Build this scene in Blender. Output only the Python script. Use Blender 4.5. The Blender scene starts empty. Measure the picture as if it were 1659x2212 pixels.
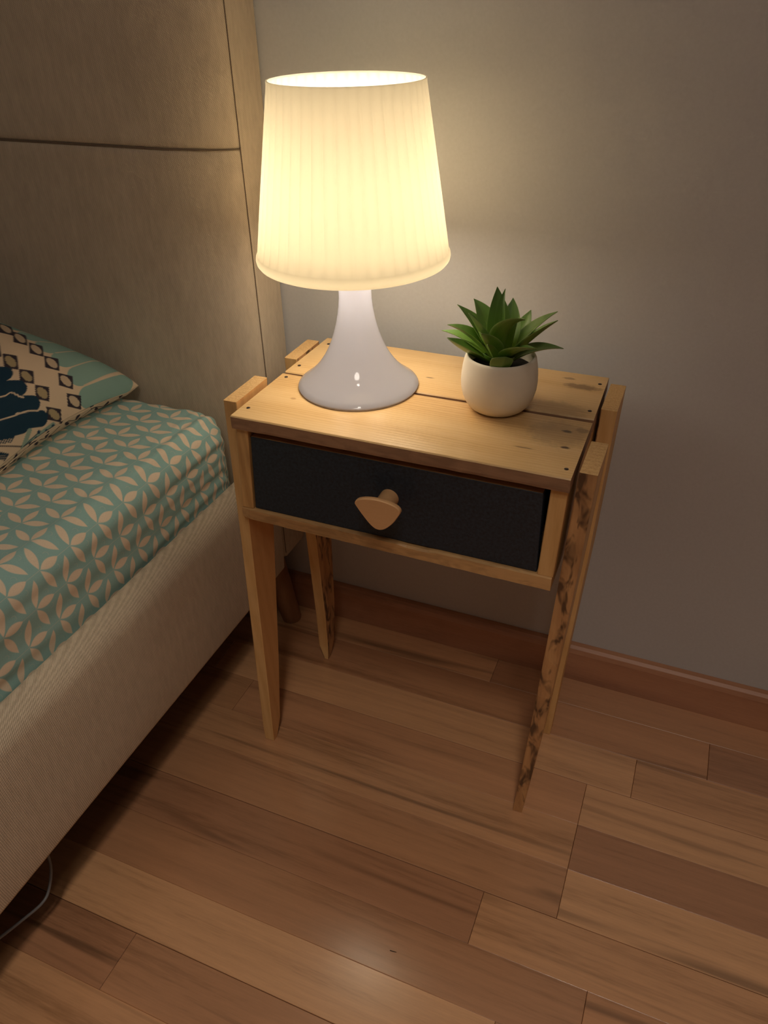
import bpy, bmesh, math, random
import numpy as np
from mathutils import Vector, Matrix

random.seed(7)
sc = bpy.context.scene
COL = sc.collection

# ------------------------------------------------------------------ camera
CAM = Vector((0.41249, -0.58443, 0.85710))
RIGHT = Vector((0.92482952, 0.37996226, -0.01786153))
UP = Vector((-0.20143404, 0.52904239, 0.82434124))
FWD = Vector((-0.32266807, 0.75877719, -0.56581135))
F_PX = 1661.16
cam_d = bpy.data.cameras.new('camera')
cam_d.sensor_fit = 'HORIZONTAL'
cam_d.sensor_width = 36.0
cam_d.lens = F_PX / 1659.0 * 36.0
cam_d.clip_start = 0.02
cam_o = bpy.data.objects.new('camera', cam_d)
COL.objects.link(cam_o)
R3 = Matrix((RIGHT, UP, -FWD)).transposed()
cam_o.matrix_world = Matrix.Translation(CAM) @ R3.to_4x4()
sc.camera = cam_o

# ------------------------------------------------------------------ world, view
w = bpy.data.worlds.new('world')
sc.world = w
w.use_nodes = True
w.node_tree.nodes['Background'].inputs[0].default_value = (0.9, 0.85, 0.8, 1)
w.node_tree.nodes['Background'].inputs[1].default_value = 0.02
sc.view_settings.view_transform = 'Standard'
sc.view_settings.look = 'None'
sc.view_settings.gamma = 1.0
sc.view_settings.use_curve_mapping = False
sc.view_settings.exposure = 0.4
try:
    cy = sc.cycles
    cy.max_bounces = 5
    cy.diffuse_bounces = 4
    cy.glossy_bounces = 2
    cy.transmission_bounces = 4
    cy.use_adaptive_sampling = True
    cy.adaptive_threshold = 0.07
    cy.adaptive_min_samples = 20
    cy.use_denoising = True
    cy.caustics_reflective = False
    cy.caustics_refractive = False
    cy.sample_clamp_indirect = 6.0
    cy.blur_glossy = 0.5
except Exception:
    pass
BULB_POWER = 165.0            # emission of the bulb inside the lamp shade
RING_POWER = 6.0              # glowing ring added under the shade to light the tabletop
BULB_COL = (1.0, 0.845, 0.62)

# unseen spot added to brighten the floor, in front of the table (out of frame)
cl_d = bpy.data.lights.new('added_floor_spot', 'SPOT')
cl_d.energy = 60.0; cl_d.color = (1.0, 0.88, 0.74)
cl_d.spot_size = math.radians(70); cl_d.spot_blend = 1.0; cl_d.shadow_soft_size = 0.09
cl_o = bpy.data.objects.new('added_floor_spot', cl_d)
cl_o.location = (0.60, -1.05, 2.46)
COL.objects.link(cl_o)
# the room's main ceiling lamp, further back (out of frame)
ca_d = bpy.data.lights.new('ceiling_lamp', 'AREA')
ca_d.shape = 'DISK'; ca_d.size = 0.55; ca_d.energy = 6.0; ca_d.color = (1.0, 0.89, 0.77)
ca_o = bpy.data.objects.new('ceiling_lamp', ca_d)
ca_o.location = (0.70, -1.55, 2.40)
COL.objects.link(ca_o)

# ------------------------------------------------------------------ helpers
def link(o, parent=None):
    COL.objects.link(o)
    if parent is not None:
        o.parent = parent
    return o

def tag(o, label=None, cat=None, group=None, kind=None):
    if label: o['label'] = label
    if cat: o['category'] = cat
    if group: o['group'] = group
    if kind: o['kind'] = kind
    return o

def empty(name, loc=(0, 0, 0)):
    o = bpy.data.objects.new(name, None)
    o.empty_display_size = 0.05
    o.location = loc
    COL.objects.link(o)
    return o

def mesh(name, verts, faces, mats, parent=None, smooth=False, midx=None, bevel=0.0, seg=1, sharp=None):
    """One mesh object. Vertices are in world coordinates; the parents stand at the world origin."""
    me = bpy.data.meshes.new(name)
    me.from_pydata([tuple(v) for v in verts], [], [tuple(f) for f in faces])
    if not isinstance(mats, (list, tuple)): mats = [mats]
    for m in mats: me.materials.append(m)
    if midx is not None:
        for p_, i in zip(me.polygons, midx): p_.material_index = i
    bm = bmesh.new(); bm.from_mesh(me)
    bmesh.ops.recalc_face_normals(bm, faces=bm.faces)
    if bevel > 0:
        bmesh.ops.bevel(bm, geom=list(bm.edges), offset=bevel, segments=seg, affect='EDGES', profile=0.5, clamp_overlap=True)
    bm.to_mesh(me); bm.free()
    if smooth:
        for p_ in me.polygons: p_.use_smooth = True
        if sharp is not None:
            me.set_sharp_from_angle(angle=math.radians(sharp))
    o = bpy.data.objects.new(name, me)
    return link(o, parent)

HEX = [(0, 3, 2, 1), (4, 5, 6, 7), (0, 1, 5, 4), (1, 2, 6, 5), (2, 3, 7, 6), (3, 0, 4, 7)]
# face order: bottom, top, front(-y), right(+x), back(+y), left(-x)
def hexa(name, c8, mats, parent=None, midx=None, bevel=0.0008, seg=1):
    return mesh(name, c8, HEX, mats, parent, midx=midx, bevel=bevel, seg=seg)

def box(name, x0, x1, y0, y1, z0, z1, mats, parent=None, midx=None, bevel=0.0008, seg=1):
    return hexa(name, [(x0, y0, z0), (x1, y0, z0), (x1, y1, z0), (x0, y1, z0),
                       (x0, y0, z1), (x1, y0, z1), (x1, y1, z1), (x0, y1, z1)], mats, parent, midx, bevel, seg)

def lathe(name, prof, c, n, mats, parent=None, midx=None, rmod=None, sharp=40, cap0=False, cap1=False):
    vs, fs, mi = [], [], []
    for j, (r, z) in enumerate(prof):
        for i in range(n):
            a = 2 * math.pi * i / n
            rr = r if rmod is None else rmod(r, z, a, j)
            vs.append((c[0] + rr * math.cos(a), c[1] + rr * math.sin(a), c[2] + z))
    for j in range(len(prof) - 1):
        for i in range(n):
            k = (i + 1) % n
            fs.append((j * n + i, j * n + k, (j + 1) * n + k, (j + 1) * n + i))
            mi.append(midx[j] if midx else 0)
    if cap0: fs.append(tuple(range(n))[::-1]); mi.append(0)
    if cap1: fs.append(tuple(range((len(prof) - 1) * n, len(prof) * n))); mi.append(0)
    return mesh(name, vs, fs, mats, parent, smooth=True, midx=mi, sharp=sharp)

def tube(name, pts, r, mat, parent=None, n=8, taper=None):
    pts = [Vector(p_) for p_ in pts]
    vs, fs = [], []
    up = Vector((0, 0, 1))
    for i, p_ in enumerate(pts):
        t = (pts[min(i + 1, len(pts) - 1)] - pts[max(i - 1, 0)]).normalized()
        a = t.cross(up)
        if a.length < 1e-4: a = t.cross(Vector((1, 0, 0)))
        a.normalize(); b = a.cross(t)
        rr = r if taper is None else taper[i]
        for k in range(n):
            th = 2 * math.pi * k / n
            vs.append(p_ + a * (rr * math.cos(th)) + b * (rr * math.sin(th)))
    for i in range(len(pts) - 1):
        for k in range(n):
            m = (k + 1) % n
            fs.append((i * n + k, i * n + m, (i + 1) * n + m, (i + 1) * n + k))
    fs.append(tuple(range(n))[::-1]); fs.append(tuple(range((len(pts) - 1) * n, len(pts) * n)))
    return mesh(name, vs, fs, mat, parent, smooth=True, sharp=60)

def smooth_path(ctrl, n=8):
    P = [Vector(c) for c in ctrl]; out = []
    for i in range(len(P) - 1):
        p0, p1, p2, p3 = P[max(i - 1, 0)], P[i], P[i + 1], P[min(i + 2, len(P) - 1)]
        for k in range(n):
            t = k / n
            out.append(0.5 * ((2 * p1) + (p2 - p0) * t + (2 * p0 - 5 * p1 + 4 * p2 - p3) * t * t + (3 * p1 - p0 - 3 * p2 + p3) * t ** 3))
    out.append(P[-1]); return out

# --- small expression compiler for shader math
class E:
    nt = None
    def __init__(s, v): s.v = v
    @staticmethod
    def op(o, *a):
        n = E.nt.nodes.new('ShaderNodeMath'); n.operation = o
        for i, q in enumerate(a):
            q = q.v if isinstance(q, E) else q
            if isinstance(q, (int, float)): n.inputs[i].default_value = q
            else: E.nt.links.new(q, n.inputs[i])
        return E(n.outputs[0])
    def __add__(s, o): return E.op('ADD', s, o)
    __radd__ = __add__
    def __sub__(s, o): return E.op('SUBTRACT', s, o)
    def __rsub__(s, o): return E.op('SUBTRACT', o, s)
    def __mul__(s, o): return E.op('MULTIPLY', s, o)
    __rmul__ = __mul__
    def __truediv__(s, o): return E.op('DIVIDE', s, o)
def emax(a, b): return E.op('MAXIMUM', a, b)
def emin(a, b): return E.op('MINIMUM', a, b)
def eabs(a): return E.op('ABSOLUTE', a)
def clamp01(a): return emin(emax(a, 0.0), 1.0)

class Mat:
    def __init__(s, name):
        s.m = bpy.data.materials.new(name); s.m.use_nodes = True
        s.nt = s.m.node_tree; E.nt = s.nt
        s.b = s.nt.nodes['Principled BSDF']; s.out = s.nt.nodes['Material Output']
    def n(s, t, **k):
        o = s.nt.nodes.new(t)
        for a, v in k.items(): setattr(o, a, v)
        return o
    def l(s, a, b):
        a = a.v if isinstance(a, E) else a
        s.nt.links.new(a, b)
    def coord(s, kind='Object', scale=(1, 1, 1), rot=(0, 0, 0), rnd=0.0):
        tc = s.n('ShaderNodeTexCoord')
        src = tc.outputs[kind]
        if rnd:
            oi = s.n('ShaderNodeObjectInfo'); vm = s.n('ShaderNodeVectorMath', operation='ADD')
            mu = s.n('ShaderNodeMath', operation='MULTIPLY'); mu.inputs[1].default_value = rnd
            s.l(oi.outputs['Random'], mu.inputs[0]); s.l(src, vm.inputs[0])
            cx = s.n('ShaderNodeCombineXYZ')
            for i in range(3): s.l(mu.outputs[0], cx.inputs[i])
            s.l(cx.outputs[0], vm.inputs[1]); src = vm.outputs[0]
        mp = s.n('ShaderNodeMapping'); mp.inputs['Scale'].default_value = scale; mp.inputs['Rotation'].default_value = rot
        s.l(src, mp.inputs['Vector']); return mp.outputs[0]
    def noise(s, vec, scale=1.0, detail=3.0, rough=0.5, dist=0.0):
        t = s.n('ShaderNodeTexNoise'); s.l(vec, t.inputs['Vector'])
        t.inputs['Scale'].default_value = scale; t.inputs['Detail'].default_value = min(detail, 2.0)
        t.inputs['Roughness'].default_value = rough; t.inputs['Distortion'].default_value = dist
        return E(t.outputs['Fac'])
    def wave(s, vec, scale=1.0, dist=0.0, dscale=1.0, kind='BANDS', axis='X', prof='SIN'):
        t = s.n('ShaderNodeTexWave', wave_type=kind, wave_profile=prof); s.l(vec, t.inputs['Vector'])
        if kind == 'BANDS': t.bands_direction = axis
        t.inputs['Scale'].default_value = scale; t.inputs['Distortion'].default_value = dist
        t.inputs['Detail'].default_value = 1.0; t.inputs['Detail Scale'].default_value = dscale
        return E(t.outputs['Fac'])
    def ramp(s, fac, stops):
        r = s.n('ShaderNodeValToRGB'); el = r.color_ramp.elements
        while len(el) < len(stops): el.new(0.5)
        for e_, (p_, c) in zip(el, stops): e_.position = p_; e_.color = (*c, 1)
        s.l(fac, r.inputs[0]); return r.outputs[0]
    def mix(s, fac, a, b, mode='MIX'):
        x = s.n('ShaderNodeMix', data_type='RGBA', blend_type=mode)
        if isinstance(fac, (int, float)): x.inputs[0].default_value = fac
        else: s.l(fac, x.inputs[0])
        for q, i in ((a, 6), (b, 7)):
            if isinstance(q, tuple): x.inputs[i].default_value = (*q, 1)
            else: s.l(q, x.inputs[i])
        return x.outputs[2]
    def bump(s, h, strength=0.3, dist=0.001):
        b = s.n('ShaderNodeBump'); b.inputs['Strength'].default_value = strength; b.inputs['Distance'].default_value = dist
        s.l(h, b.inputs['Height']); s.l(b.outputs[0], s.b.inputs['Normal']); return b
    def fin(s, col, rough=0.6, spec=0.5, coat=0.0):
        if isinstance(col, tuple): s.b.inputs['Base Color'].default_value = (*col, 1)
        else: s.l(col, s.b.inputs['Base Color'])
        if isinstance(rough, (int, float)): s.b.inputs['Roughness'].default_value = rough
        else: s.l(rough, s.b.inputs['Roughness'])
        s.b.inputs['Specular IOR Level'].default_value = spec
        if coat: s.b.inputs['Coat Weight'].default_value = coat
        return s.m

def wood(name, light, mid, dark, axis='X', mottled=0.0, rough=0.42, ring=55.0, marks=(), spec=0.45, dirt=0.25):
    """Sawn timber: growth lines along one axis, fine pores, optional knots / nail-hole stains at given places."""
    M = Mat(name)
    s = {'X': (0.10, 1, 1), 'Y': (1, 0.10, 1), 'Z': (1, 1, 0.10)}[axis]
    v = M.coord('Object', s, rnd=3.0)
    n1 = M.noise(v, 14.0, 3, 0.55, 0.8)
    wv = M.wave(v, ring, 7.0, 0.8, 'BANDS', {'X': 'Y', 'Y': 'X', 'Z': 'DIAGONAL'}[axis])
    fine = M.noise(v, 420.0, 2, 0.6)
    g = n1 * 0.64 + wv * 0.12 + fine * 0.24
    col = M.ramp(g, [(0.28, dark), (0.47, mid), (0.70, light)])
    big = M.noise(M.coord('Object', (1, 1, 1), rnd=2.0), 16.0, 4, 0.6)
    col = M.mix(clamp01((big - 0.52) * 3.0) * dirt, col, tuple(c * 0.45 for c in dark))
    if mottled:
        mb = M.noise(M.coord('Object', {'X': (.35, 1, 1), 'Y': (1, .35, 1), 'Z': (1, 1, .35)}[axis], rnd=1.0), 90.0, 4, 0.65, 0.6)
        col = M.mix(clamp01((mb - 0.5) * 7.0) * mottled, col, tuple(c * 0.33 for c in dark))
    if marks:
        sx = M.n('ShaderNodeSeparateXYZ'); tc = M.n('ShaderNodeTexCoord'); M.l(tc.outputs['Object'], sx.inputs[0])
        wob = M.noise(tc.outputs['Object'], 130.0, 3, 0.6)
        x, y = E(sx.outputs[0]), E(sx.outputs[1])
        for (mx, my, rx, ry, st, c) in marks:
            dx = (x - mx) * (1 / rx); dy = (y - my) * (1 / ry)
            d = E.op('SQRT', dx * dx + dy * dy) + (wob - 0.5) * 0.9
            col = M.mix(clamp01((1.0 - d) * 2.2) * st, col, c)
    M.bump(wv * 0.6 + n1 * 0.4, 0.12, 0.0006)
    return M.fin(col, rough, spec)

def fabric(name, c1, c2, pitch=0.0016, ang=0.8, proj='Object', contrast=0.5, bump=0.5):
    """Coarse upholstery twill: diagonal ribs crossed by weft threads."""
    M = Mat(name)
    v0 = M.coord(proj, (1, 1, 1))
    sx = M.n('ShaderNodeSeparateXYZ'); M.l(v0, sx.inputs[0])
    a = E(sx.outputs[0]) + E(sx.outputs[1]); b = E(sx.outputs[2])
    jit = M.noise(v0, 220.0, 3, 0.6)
    k = 2 * math.pi / pitch
    w1 = E.op('SINE', (a * math.cos(ang) + b * math.sin(ang)) * k + jit * 2.5)
    w2 = E.op('SINE', (a * -math.sin(ang) + b * math.cos(ang)) * (k * 0.8) + jit * 2.5)
    h = w1 * 0.3 + w2 * 0.2 + 0.5
    cl = M.noise(v0, 9.0, 3, 0.6)
    slub = M.noise(M.coord(proj, (1, 1, .25)), 160.0, 3, 0.7)
    f = clamp01((h - 0.5) * contrast + (cl - 0.5) * 0.5 + (slub - 0.5) * 0.8 + 0.5)
    col = M.ramp(f, [(0.2, c2), (0.8, c1)])
    M.bump(h + slub * 0.3, bump, 0.0003)
    m = M.fin(col, 0.95, 0.05)
    M.b.inputs['Sheen Weight'].default_value = 0.15
    return m

def plain(name, c, rough=0.5, spec=0.5, nscale=0, namp=0.15, bump=0.0, coat=0.0, metal=0.0):
    M = Mat(name); col = c
    if nscale:
        nz = M.noise(M.coord('Object'), nscale, 3, 0.6)
        col = M.ramp(nz, [(0.25, tuple(max(0, x * (1 - namp)) for x in c)), (0.75, tuple(min(1, x * (1 + namp)) for x in c))])
        if bump: M.bump(nz, bump, 0.0006)
    M.b.inputs['Metallic'].default_value = metal
    return M.fin(col, rough, spec, coat)

# ------------------------------------------------------------------ materials of the room
def wall_mat(name, c):
    M = Mat(name)
    v = M.coord('Object')
    n = M.noise(v, 260.0, 4, 0.6); b = M.noise(v, 3.0, 3, 0.5)
    col = M.ramp(n * 0.4 + b * 0.6, [(0.3, tuple(x * 0.93 for x in c)), (0.7, tuple(x * 1.05 for x in c))])
    M.bump(n, 0.05, 0.0008)
    return M.fin(col, 0.85, 0.15)
M_WALL = wall_mat('wall_paint_grey', (0.555, 0.555, 0.565))
M_WALL2 = wall_mat('wall_paint_light', (0.60, 0.59, 0.57))
M_CEIL = wall_mat('ceiling_paint', (0.85, 0.84, 0.82))

def floor_mat():
    M = Mat('laminate_strip')
    oi = M.n('ShaderNodeObjectInfo')
    v = M.coord('Object', (0.07, 1, 1), rnd=5.0)
    n1 = M.noise(v, 20.0, 4, 0.6, 1.2)
    wv = M.wave(v, 30.0, 9.0, 0.7, 'BANDS', 'Y')
    fine = M.noise(v, 500.0, 2, 0.6)
    g = n1 * 0.68 + wv * 0.05 + fine * 0.27
    f = M.ramp(g, [(0.30, (0.60, 0.57, 0.54)), (0.46, (0.93, 0.93, 0.93)), (0.70, (1.15, 1.15, 1.15))])
    col = M.mix(1.0, oi.outputs['Color'], f, 'MULTIPLY')
    st = M.noise(M.coord('Object', (0.05, 1, 1), rnd=9.0), 26.0, 2, 0.5, 1.5)
    col = M.mix(clamp01((st - 0.60) * 8.0) * 0.55, col, (0.05, 0.024, 0.012))
    M.bump(n1, 0.03, 0.0005)
    M.b.inputs['Coat IOR'].default_value = 1.75
    M.b.inputs['Coat Roughness'].default_value = 0.20
    return M.fin(col, 0.30, 0.8, 0.8)
M_FLOOR = floor_mat()
M_SUB = plain('floor_underlay', (0.02, 0.014, 0.01), 0.9)
M_BASE = wood('baseboard_wood', (0.52, 0.26, 0.145), (0.42, 0.20, 0.11), (0.29, 0.13, 0.07), 'X', rough=0.42, ring=30, dirt=0.3)

# ------------------------------------------------------------------ room shell
WALL_Y = 0.2727
RX0, RX1, RY0, RZ = -2.3, 2.2, -2.9, 2.5
def struct(o): o['kind'] = 'structure'; return o
struct(box('wall_back', RX0 - .1, RX1 + .1, WALL_Y, WALL_Y + .1, -.02, RZ, M_WALL, bevel=0))
struct(box('wall_left', RX0 - .1, RX0, RY0 - .1, WALL_Y, -.02, RZ, M_WALL2, bevel=0))
struct(box('wall_right', RX1, RX1 + .1, RY0 - .1, WALL_Y, -.02, RZ, M_WALL2, bevel=0))
struct(box('wall_front', RX0, RX1, RY0 - .1, RY0, -.02, RZ, M_WALL2, bevel=0))
struct(box('ceiling', RX0 - .1, RX1 + .1, RY0 - .1, WALL_Y + .1, RZ, RZ + .1, M_CEIL, bevel=0))
FLOOR = struct(box('floor', RX0, RX1, RY0, WALL_Y, -.03, -.0075, M_SUB, bevel=0))

BH, BT = 0.0616, 0.0146
yb0, yb1 = WALL_Y - BT, WALL_Y
prof = [(yb0, 0.0), (yb0, BH - .010), (yb0 + .003, BH - .004), (yb0 + .007, BH - .0005), (yb1, BH), (yb1, 0.0)]
vs = [(RX0, y, z) for y, z in prof] + [(RX1, y, z) for y, z in prof]
k = len(prof)
fs = [tuple(range(k)), tuple(range(2 * k - 1, k - 1, -1))] + [(i, (i + 1) % k, k + (i + 1) % k, k + i) for i in range(k)]
struct(mesh('baseboard_back', vs, fs, M_BASE))

# floor: laminate strips 62.4 mm wide laid parallel to the back wall, boards of three strips
PITCH, Y00 = 0.0624, -0.103
FL_GAIN = 2.25
TONES = [(0.235, 0.108, 0.046), (0.215, 0.098, 0.044), (0.27, 0.128, 0.056), (0.19, 0.083, 0.037),
         (0.305, 0.152, 0.068), (0.225, 0.098, 0.042), (0.25, 0.113, 0.051), (0.165, 0.070, 0.033)]
ENDS = {5: [-.42, .24, .71], 4: [-.30, .02 - .45, .548, .99], 3: [-.72, -.16, .36 + .10, .93], 2: [-.55, -.03 - .06, .405, .86],
        1: [-.40, .405, .97], 0: [-.62, -.18, .405, .80], -1: [-.66, -.20, .322, .78], -2: [-.50, .47 - .02, .92],
        -3: [-.33, .37, .88], -4: [-.58, -.02, .52, .95], -5: [-.45, .21, .66]}
TONE_AT = {(5, .0): 4, (5, .4): 1, (4, .2): 5, (4, .6): 7, (3, .2): 4, (3, .7): 2, (2, .2): 6, (2, .6): 4, (1, .2): 2, (1, .6): 7,
           (0, .1): 1, (0, .6): 4, (-1, .1): 7, (-1, .5): 2, (-2, .2): 3, (-2, .7): 5, (-3, .2): 4, (-3, .6): 1, (-4, .2): 3, (-4, -.2): 7,
           (-5, .0): 2, (-5, .4): 5}
def plank_mesh(L, wd):
    me = bpy.data.meshes.new('plank')
    bm = bmesh.new(); bmesh.ops.create_cube(bm, size=1.0)
    for v_ in bm.verts:
        v_.co = ((v_.co.x) * L, v_.co.y * wd, (v_.co.z - .5) * 0.007)
    ed = [e_ for e_ in bm.edges if all(q.co.z > -1e-6 for q in e_.verts)]
    bmesh.ops.bevel(bm, geom=ed, offset=0.0005, segments=1, affect='EDGES')
    bm.to_mesh(me); bm.free(); me.materials.append(M_FLOOR); return me
NEARX, NEARY = (-1.05, 1.45), -0.72
rest = []
for kk in range(-46, 6):
    ya = Y00 + PITCH * kk; ybb = min(ya + PITCH, WALL_Y - .002)
    if ya < RY0: continue
    ga = 0.00035 if kk % 3 == 0 else 0.00008
    gb = 0.00035 if (kk + 1) % 3 == 0 else 0.00008
    rr = random.Random(100 + kk)
    mids = sorted(ENDS.get(kk, [rr.uniform(-.6, -.3) + .47 * i + rr.uniform(-.08, .08) for i in range(4)]))
    left = [mids[0]]
    while left[-1] > RX0 + .5: left.append(left[-1] - rr.uniform(.38, .55))
    right = [mids[-1]]
    while right[-1] < RX1 - .5: right.append(right[-1] + rr.uniform(.38, .55))
    xs = [RX0 + .001] + left[::-1][:-1] + mids + right[1:] + [RX1 - .001]
    xs = [x for i, x in enumerate(xs) if i == 0 or x > xs[i - 1] + .03]
    for x0, x1 in zip(xs[:-1], xs[1:]):
        L = x1 - x0 - .0004; wd = (ybb - gb) - (ya + ga); cx, cyy = (x0 + x1) / 2, (ya + ga + ybb - gb) / 2
        if x1 > NEARX[0] and x0 < NEARX[1] and ya > NEARY:
            o = bpy.data.objects.new('plank', plank_mesh(L, wd)); o.location = (cx, cyy, -.0002 - .0002 * rr.random())
            t = None
            for (k2, xx), ti in TONE_AT.items():
                if k2 == kk and x0 < xx < x1: t = ti
            c = TONES[rr.randrange(len(TONES)) if t is None else t]
            c = [(q * .68 + m_ * .32) * g_ for q, m_, g_ in zip(c, (.228, .105, .047), (1.0, 1.10, 1.22))]
            o.color = (*(q * FL_GAIN for q in c), 1); link(o, FLOOR)
        else:
            rest.append((cx, cyy, L, wd))
vs, fs = [], []
for cx, cyy, L, wd in rest:
    b0 = len(vs)
    for z in (-.007, 0):
        for sx_, sy_ in ((-1, -1), (1, -1), (1, 1), (-1, 1)): vs.append((cx + sx_ * L / 2, cyy + sy_ * wd / 2, z - .0003))
    fs += [tuple(b0 + i for i in f_) for f_ in HEX]
o = mesh('far_planks', vs, fs, M_FLOOR, FLOOR); o['kind'] = 'stuff'; o.color = (*(q * FL_GAIN for q in TONES[0]), 1)

# ------------------------------------------------------------------ bedside table
H, W, D, T = 0.5003, 0.3407, 0.2201, 0.0157
DK = (0.055, 0.028, 0.018)
MARKS = [(.3215, .083, .0062, .0030, .92, (.03, .018, .014)), (.3255, .0511, .0062, .0032, .9, (.05, .02, .016)),
         (.316, .1861, .022, .0085, .62, (.10, .045, .02)), (.3346, .0899, .008, .006, .45, (.10, .06, .035)),
         (.315, .075, .035, .030, .38, (.20, .13, .07)), (.30, .128, .04, .02, .35, (.19, .115, .055)),
         (.1575, .1528, .006, .0012, .8, (.07, .035, .02)), (.040, .055, .004, .003, .5, (.28, .12, .04)),
         (.30, .203, .008, .003, .6, (.12, .05, .02)), (.29, .038, .012, .0016, .6, (.10, .05, .025)),
         (.20, .196, .014, .0012, .4, (.14, .06, .02)), (.05, .190, .03, .004, .3, (.30, .14, .05))]
M_TOP = wood('pine_top', (0.70, 0.48, 0.245), (0.63, 0.405, 0.185), (0.50, 0.285, 0.11), 'X', rough=0.29, ring=75, marks=MARKS, dirt=0.12)
M_PINE = wood('pine_sawn', (0.78, 0.50, 0.22), (0.68, 0.40, 0.155), (0.50, 0.27, 0.095), 'Z', rough=0.5, ring=40, dirt=0.25)
M_PINEX = wood('pine_rail', (0.70, 0.43, 0.19), (0.58, 0.335, 0.14), (0.36, 0.19, 0.075), 'X', rough=0.5, ring=40, mottled=0.25, dirt=0.5)
M_AGED = wood('aged_edge', (0.45, 0.26, 0.145), (0.35, 0.195, 0.11), (0.22, 0.12, 0.07), 'X', rough=0.6, ring=40, mottled=0.25, dirt=0.5)
M_WANE = wood('waney_bark_edge', (0.64, 0.36, 0.155), (0.48, 0.25, 0.105), (0.26, 0.13, 0.062), 'Z', rough=0.65, ring=30, mottled=0.92, dirt=0.7)
M_INNER = wood('pine_inner_face', (0.72, 0.40, 0.16), (0.64, 0.335, 0.125), (0.50, 0.24, 0.085), 'Z', rough=0.5, ring=30, dirt=0.25)
def endgrain():
    M = Mat('pine_end_grain'); v = M.coord('Object', (1, 1, 1), rnd=.4)
    r_ = M.wave(v, 180.0, 3.0, 1.0, 'RINGS'); n = M.noise(v, 600, 2, .6)
    col = M.ramp(r_ * .14 + n * .86, [(.2, (0.46, 0.26, 0.10)), (.8, (0.70, 0.46, 0.22))])
    M.bump(n, .3, .0005); return M.fin(col, .65, .3)
M_END = endgrain()
M_PAINT = plain('black_paint', (0.0142, 0.0232, 0.0370), 0.5, 0.45, 340, 0.5, 0.25)
M_NAIL = plain('rusty_nail', (0.045, 0.03, 0.028), 0.45, 0.5, 500, 0.3, metal=0.5)
M_KNOB = wood('beech_knob', (0.76, 0.45, 0.22), (0.71, 0.41, 0.195), (0.65, 0.36, 0.165), 'X', rough=0.45, ring=20, dirt=0.0)

TB = empty('bedside_table')
tag(TB, 'small pallet wood bedside table with one black drawer and tapered legs', 'table')

def board(name, corners, z0, z1, mats, midx, bev=.0012, wav=None):
    # subdivided along x so that the front arris is slightly uneven, like reclaimed timber
    (x0, y0), (x1, y0b), (x1b, y1), (x0b, y1b) = corners
    n = 24; vs = []; fs = []; mi = []
    rr = random.Random(len(name) + int(y0 * 1e4))
    for i in range(n + 1):
        t = i / n
        jf = (rr.random() - .5) * (wav or 0); jb = (rr.random() - .5) * (wav or 0)
        xa = x0 + (x1 - x0) * t; xb = x0b + (x1b - x0b) * t
        ya = y0 + (y0b - y0) * t; yb_ = y1b + (y1 - y1b) * t
        vs += [(xa, ya + jf + .0006, z0 + .0012), (xa, ya + jf * .6, z0 + .004), (xa, ya + jf * .5, z1 - .0012), (xa, ya + jf * .5 + .0012, z1),
               (xb, yb_ - .0012 + jb * .4, z1), (xb, yb_ + jb * .4, z1 - .0012), (xb, yb_, z0), (xa, ya + .003, z0)]
    for i in range(n):
        for j in range(8):
            a, b = i * 8 + j, i * 8 + (j + 1) % 8
            fs.append((a, b, b + 8, a + 8)); mi.append(midx[j])
    fs.append(tuple(range(8))); mi.append(midx[8]); fs.append(tuple(range(n * 8, n * 8 + 8))[::-1]); mi.append(midx[8])
    return mesh(name, vs, fs, mats, TB, midx=mi)
#            j: front low, front, front arris, top, back arris, back, bottom, front bottom | ends
IDX = [1, 1, 0, 0, 0, 1, 1, 1, 1]
board_f = board('tabletop_board', [(-.0018, -.0022), (W + .001, -.0022), (W + .0005, .1095), (-.001, .1085)], H - T, H, [M_TOP, M_AGED], IDX, wav=.0009)
board_b = board('tabletop_board', [(-.001, .1128), (W + .0005, .1160), (W - .001, D), (.0005, D)], H - T, H, [M_TOP, M_AGED], IDX, wav=.0009)

def nail(x, y, z, par):
    lathe('nail', [(.0002, .0), (.0016, .0), (.0021, -.0003), (.0021, -.0012)], (x, y, z + .0004), 12, M_NAIL, par)
for x, y in [(.3345, .0137), (.0065, .0196), (.0072, .100)]: nail(x, y, H, board_f)
for x, y in [(.3332, .1997), (.3341, .1332), (.0065, .1327), (.0105, .2016)]: nail(x, y, H, board_b)

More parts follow.
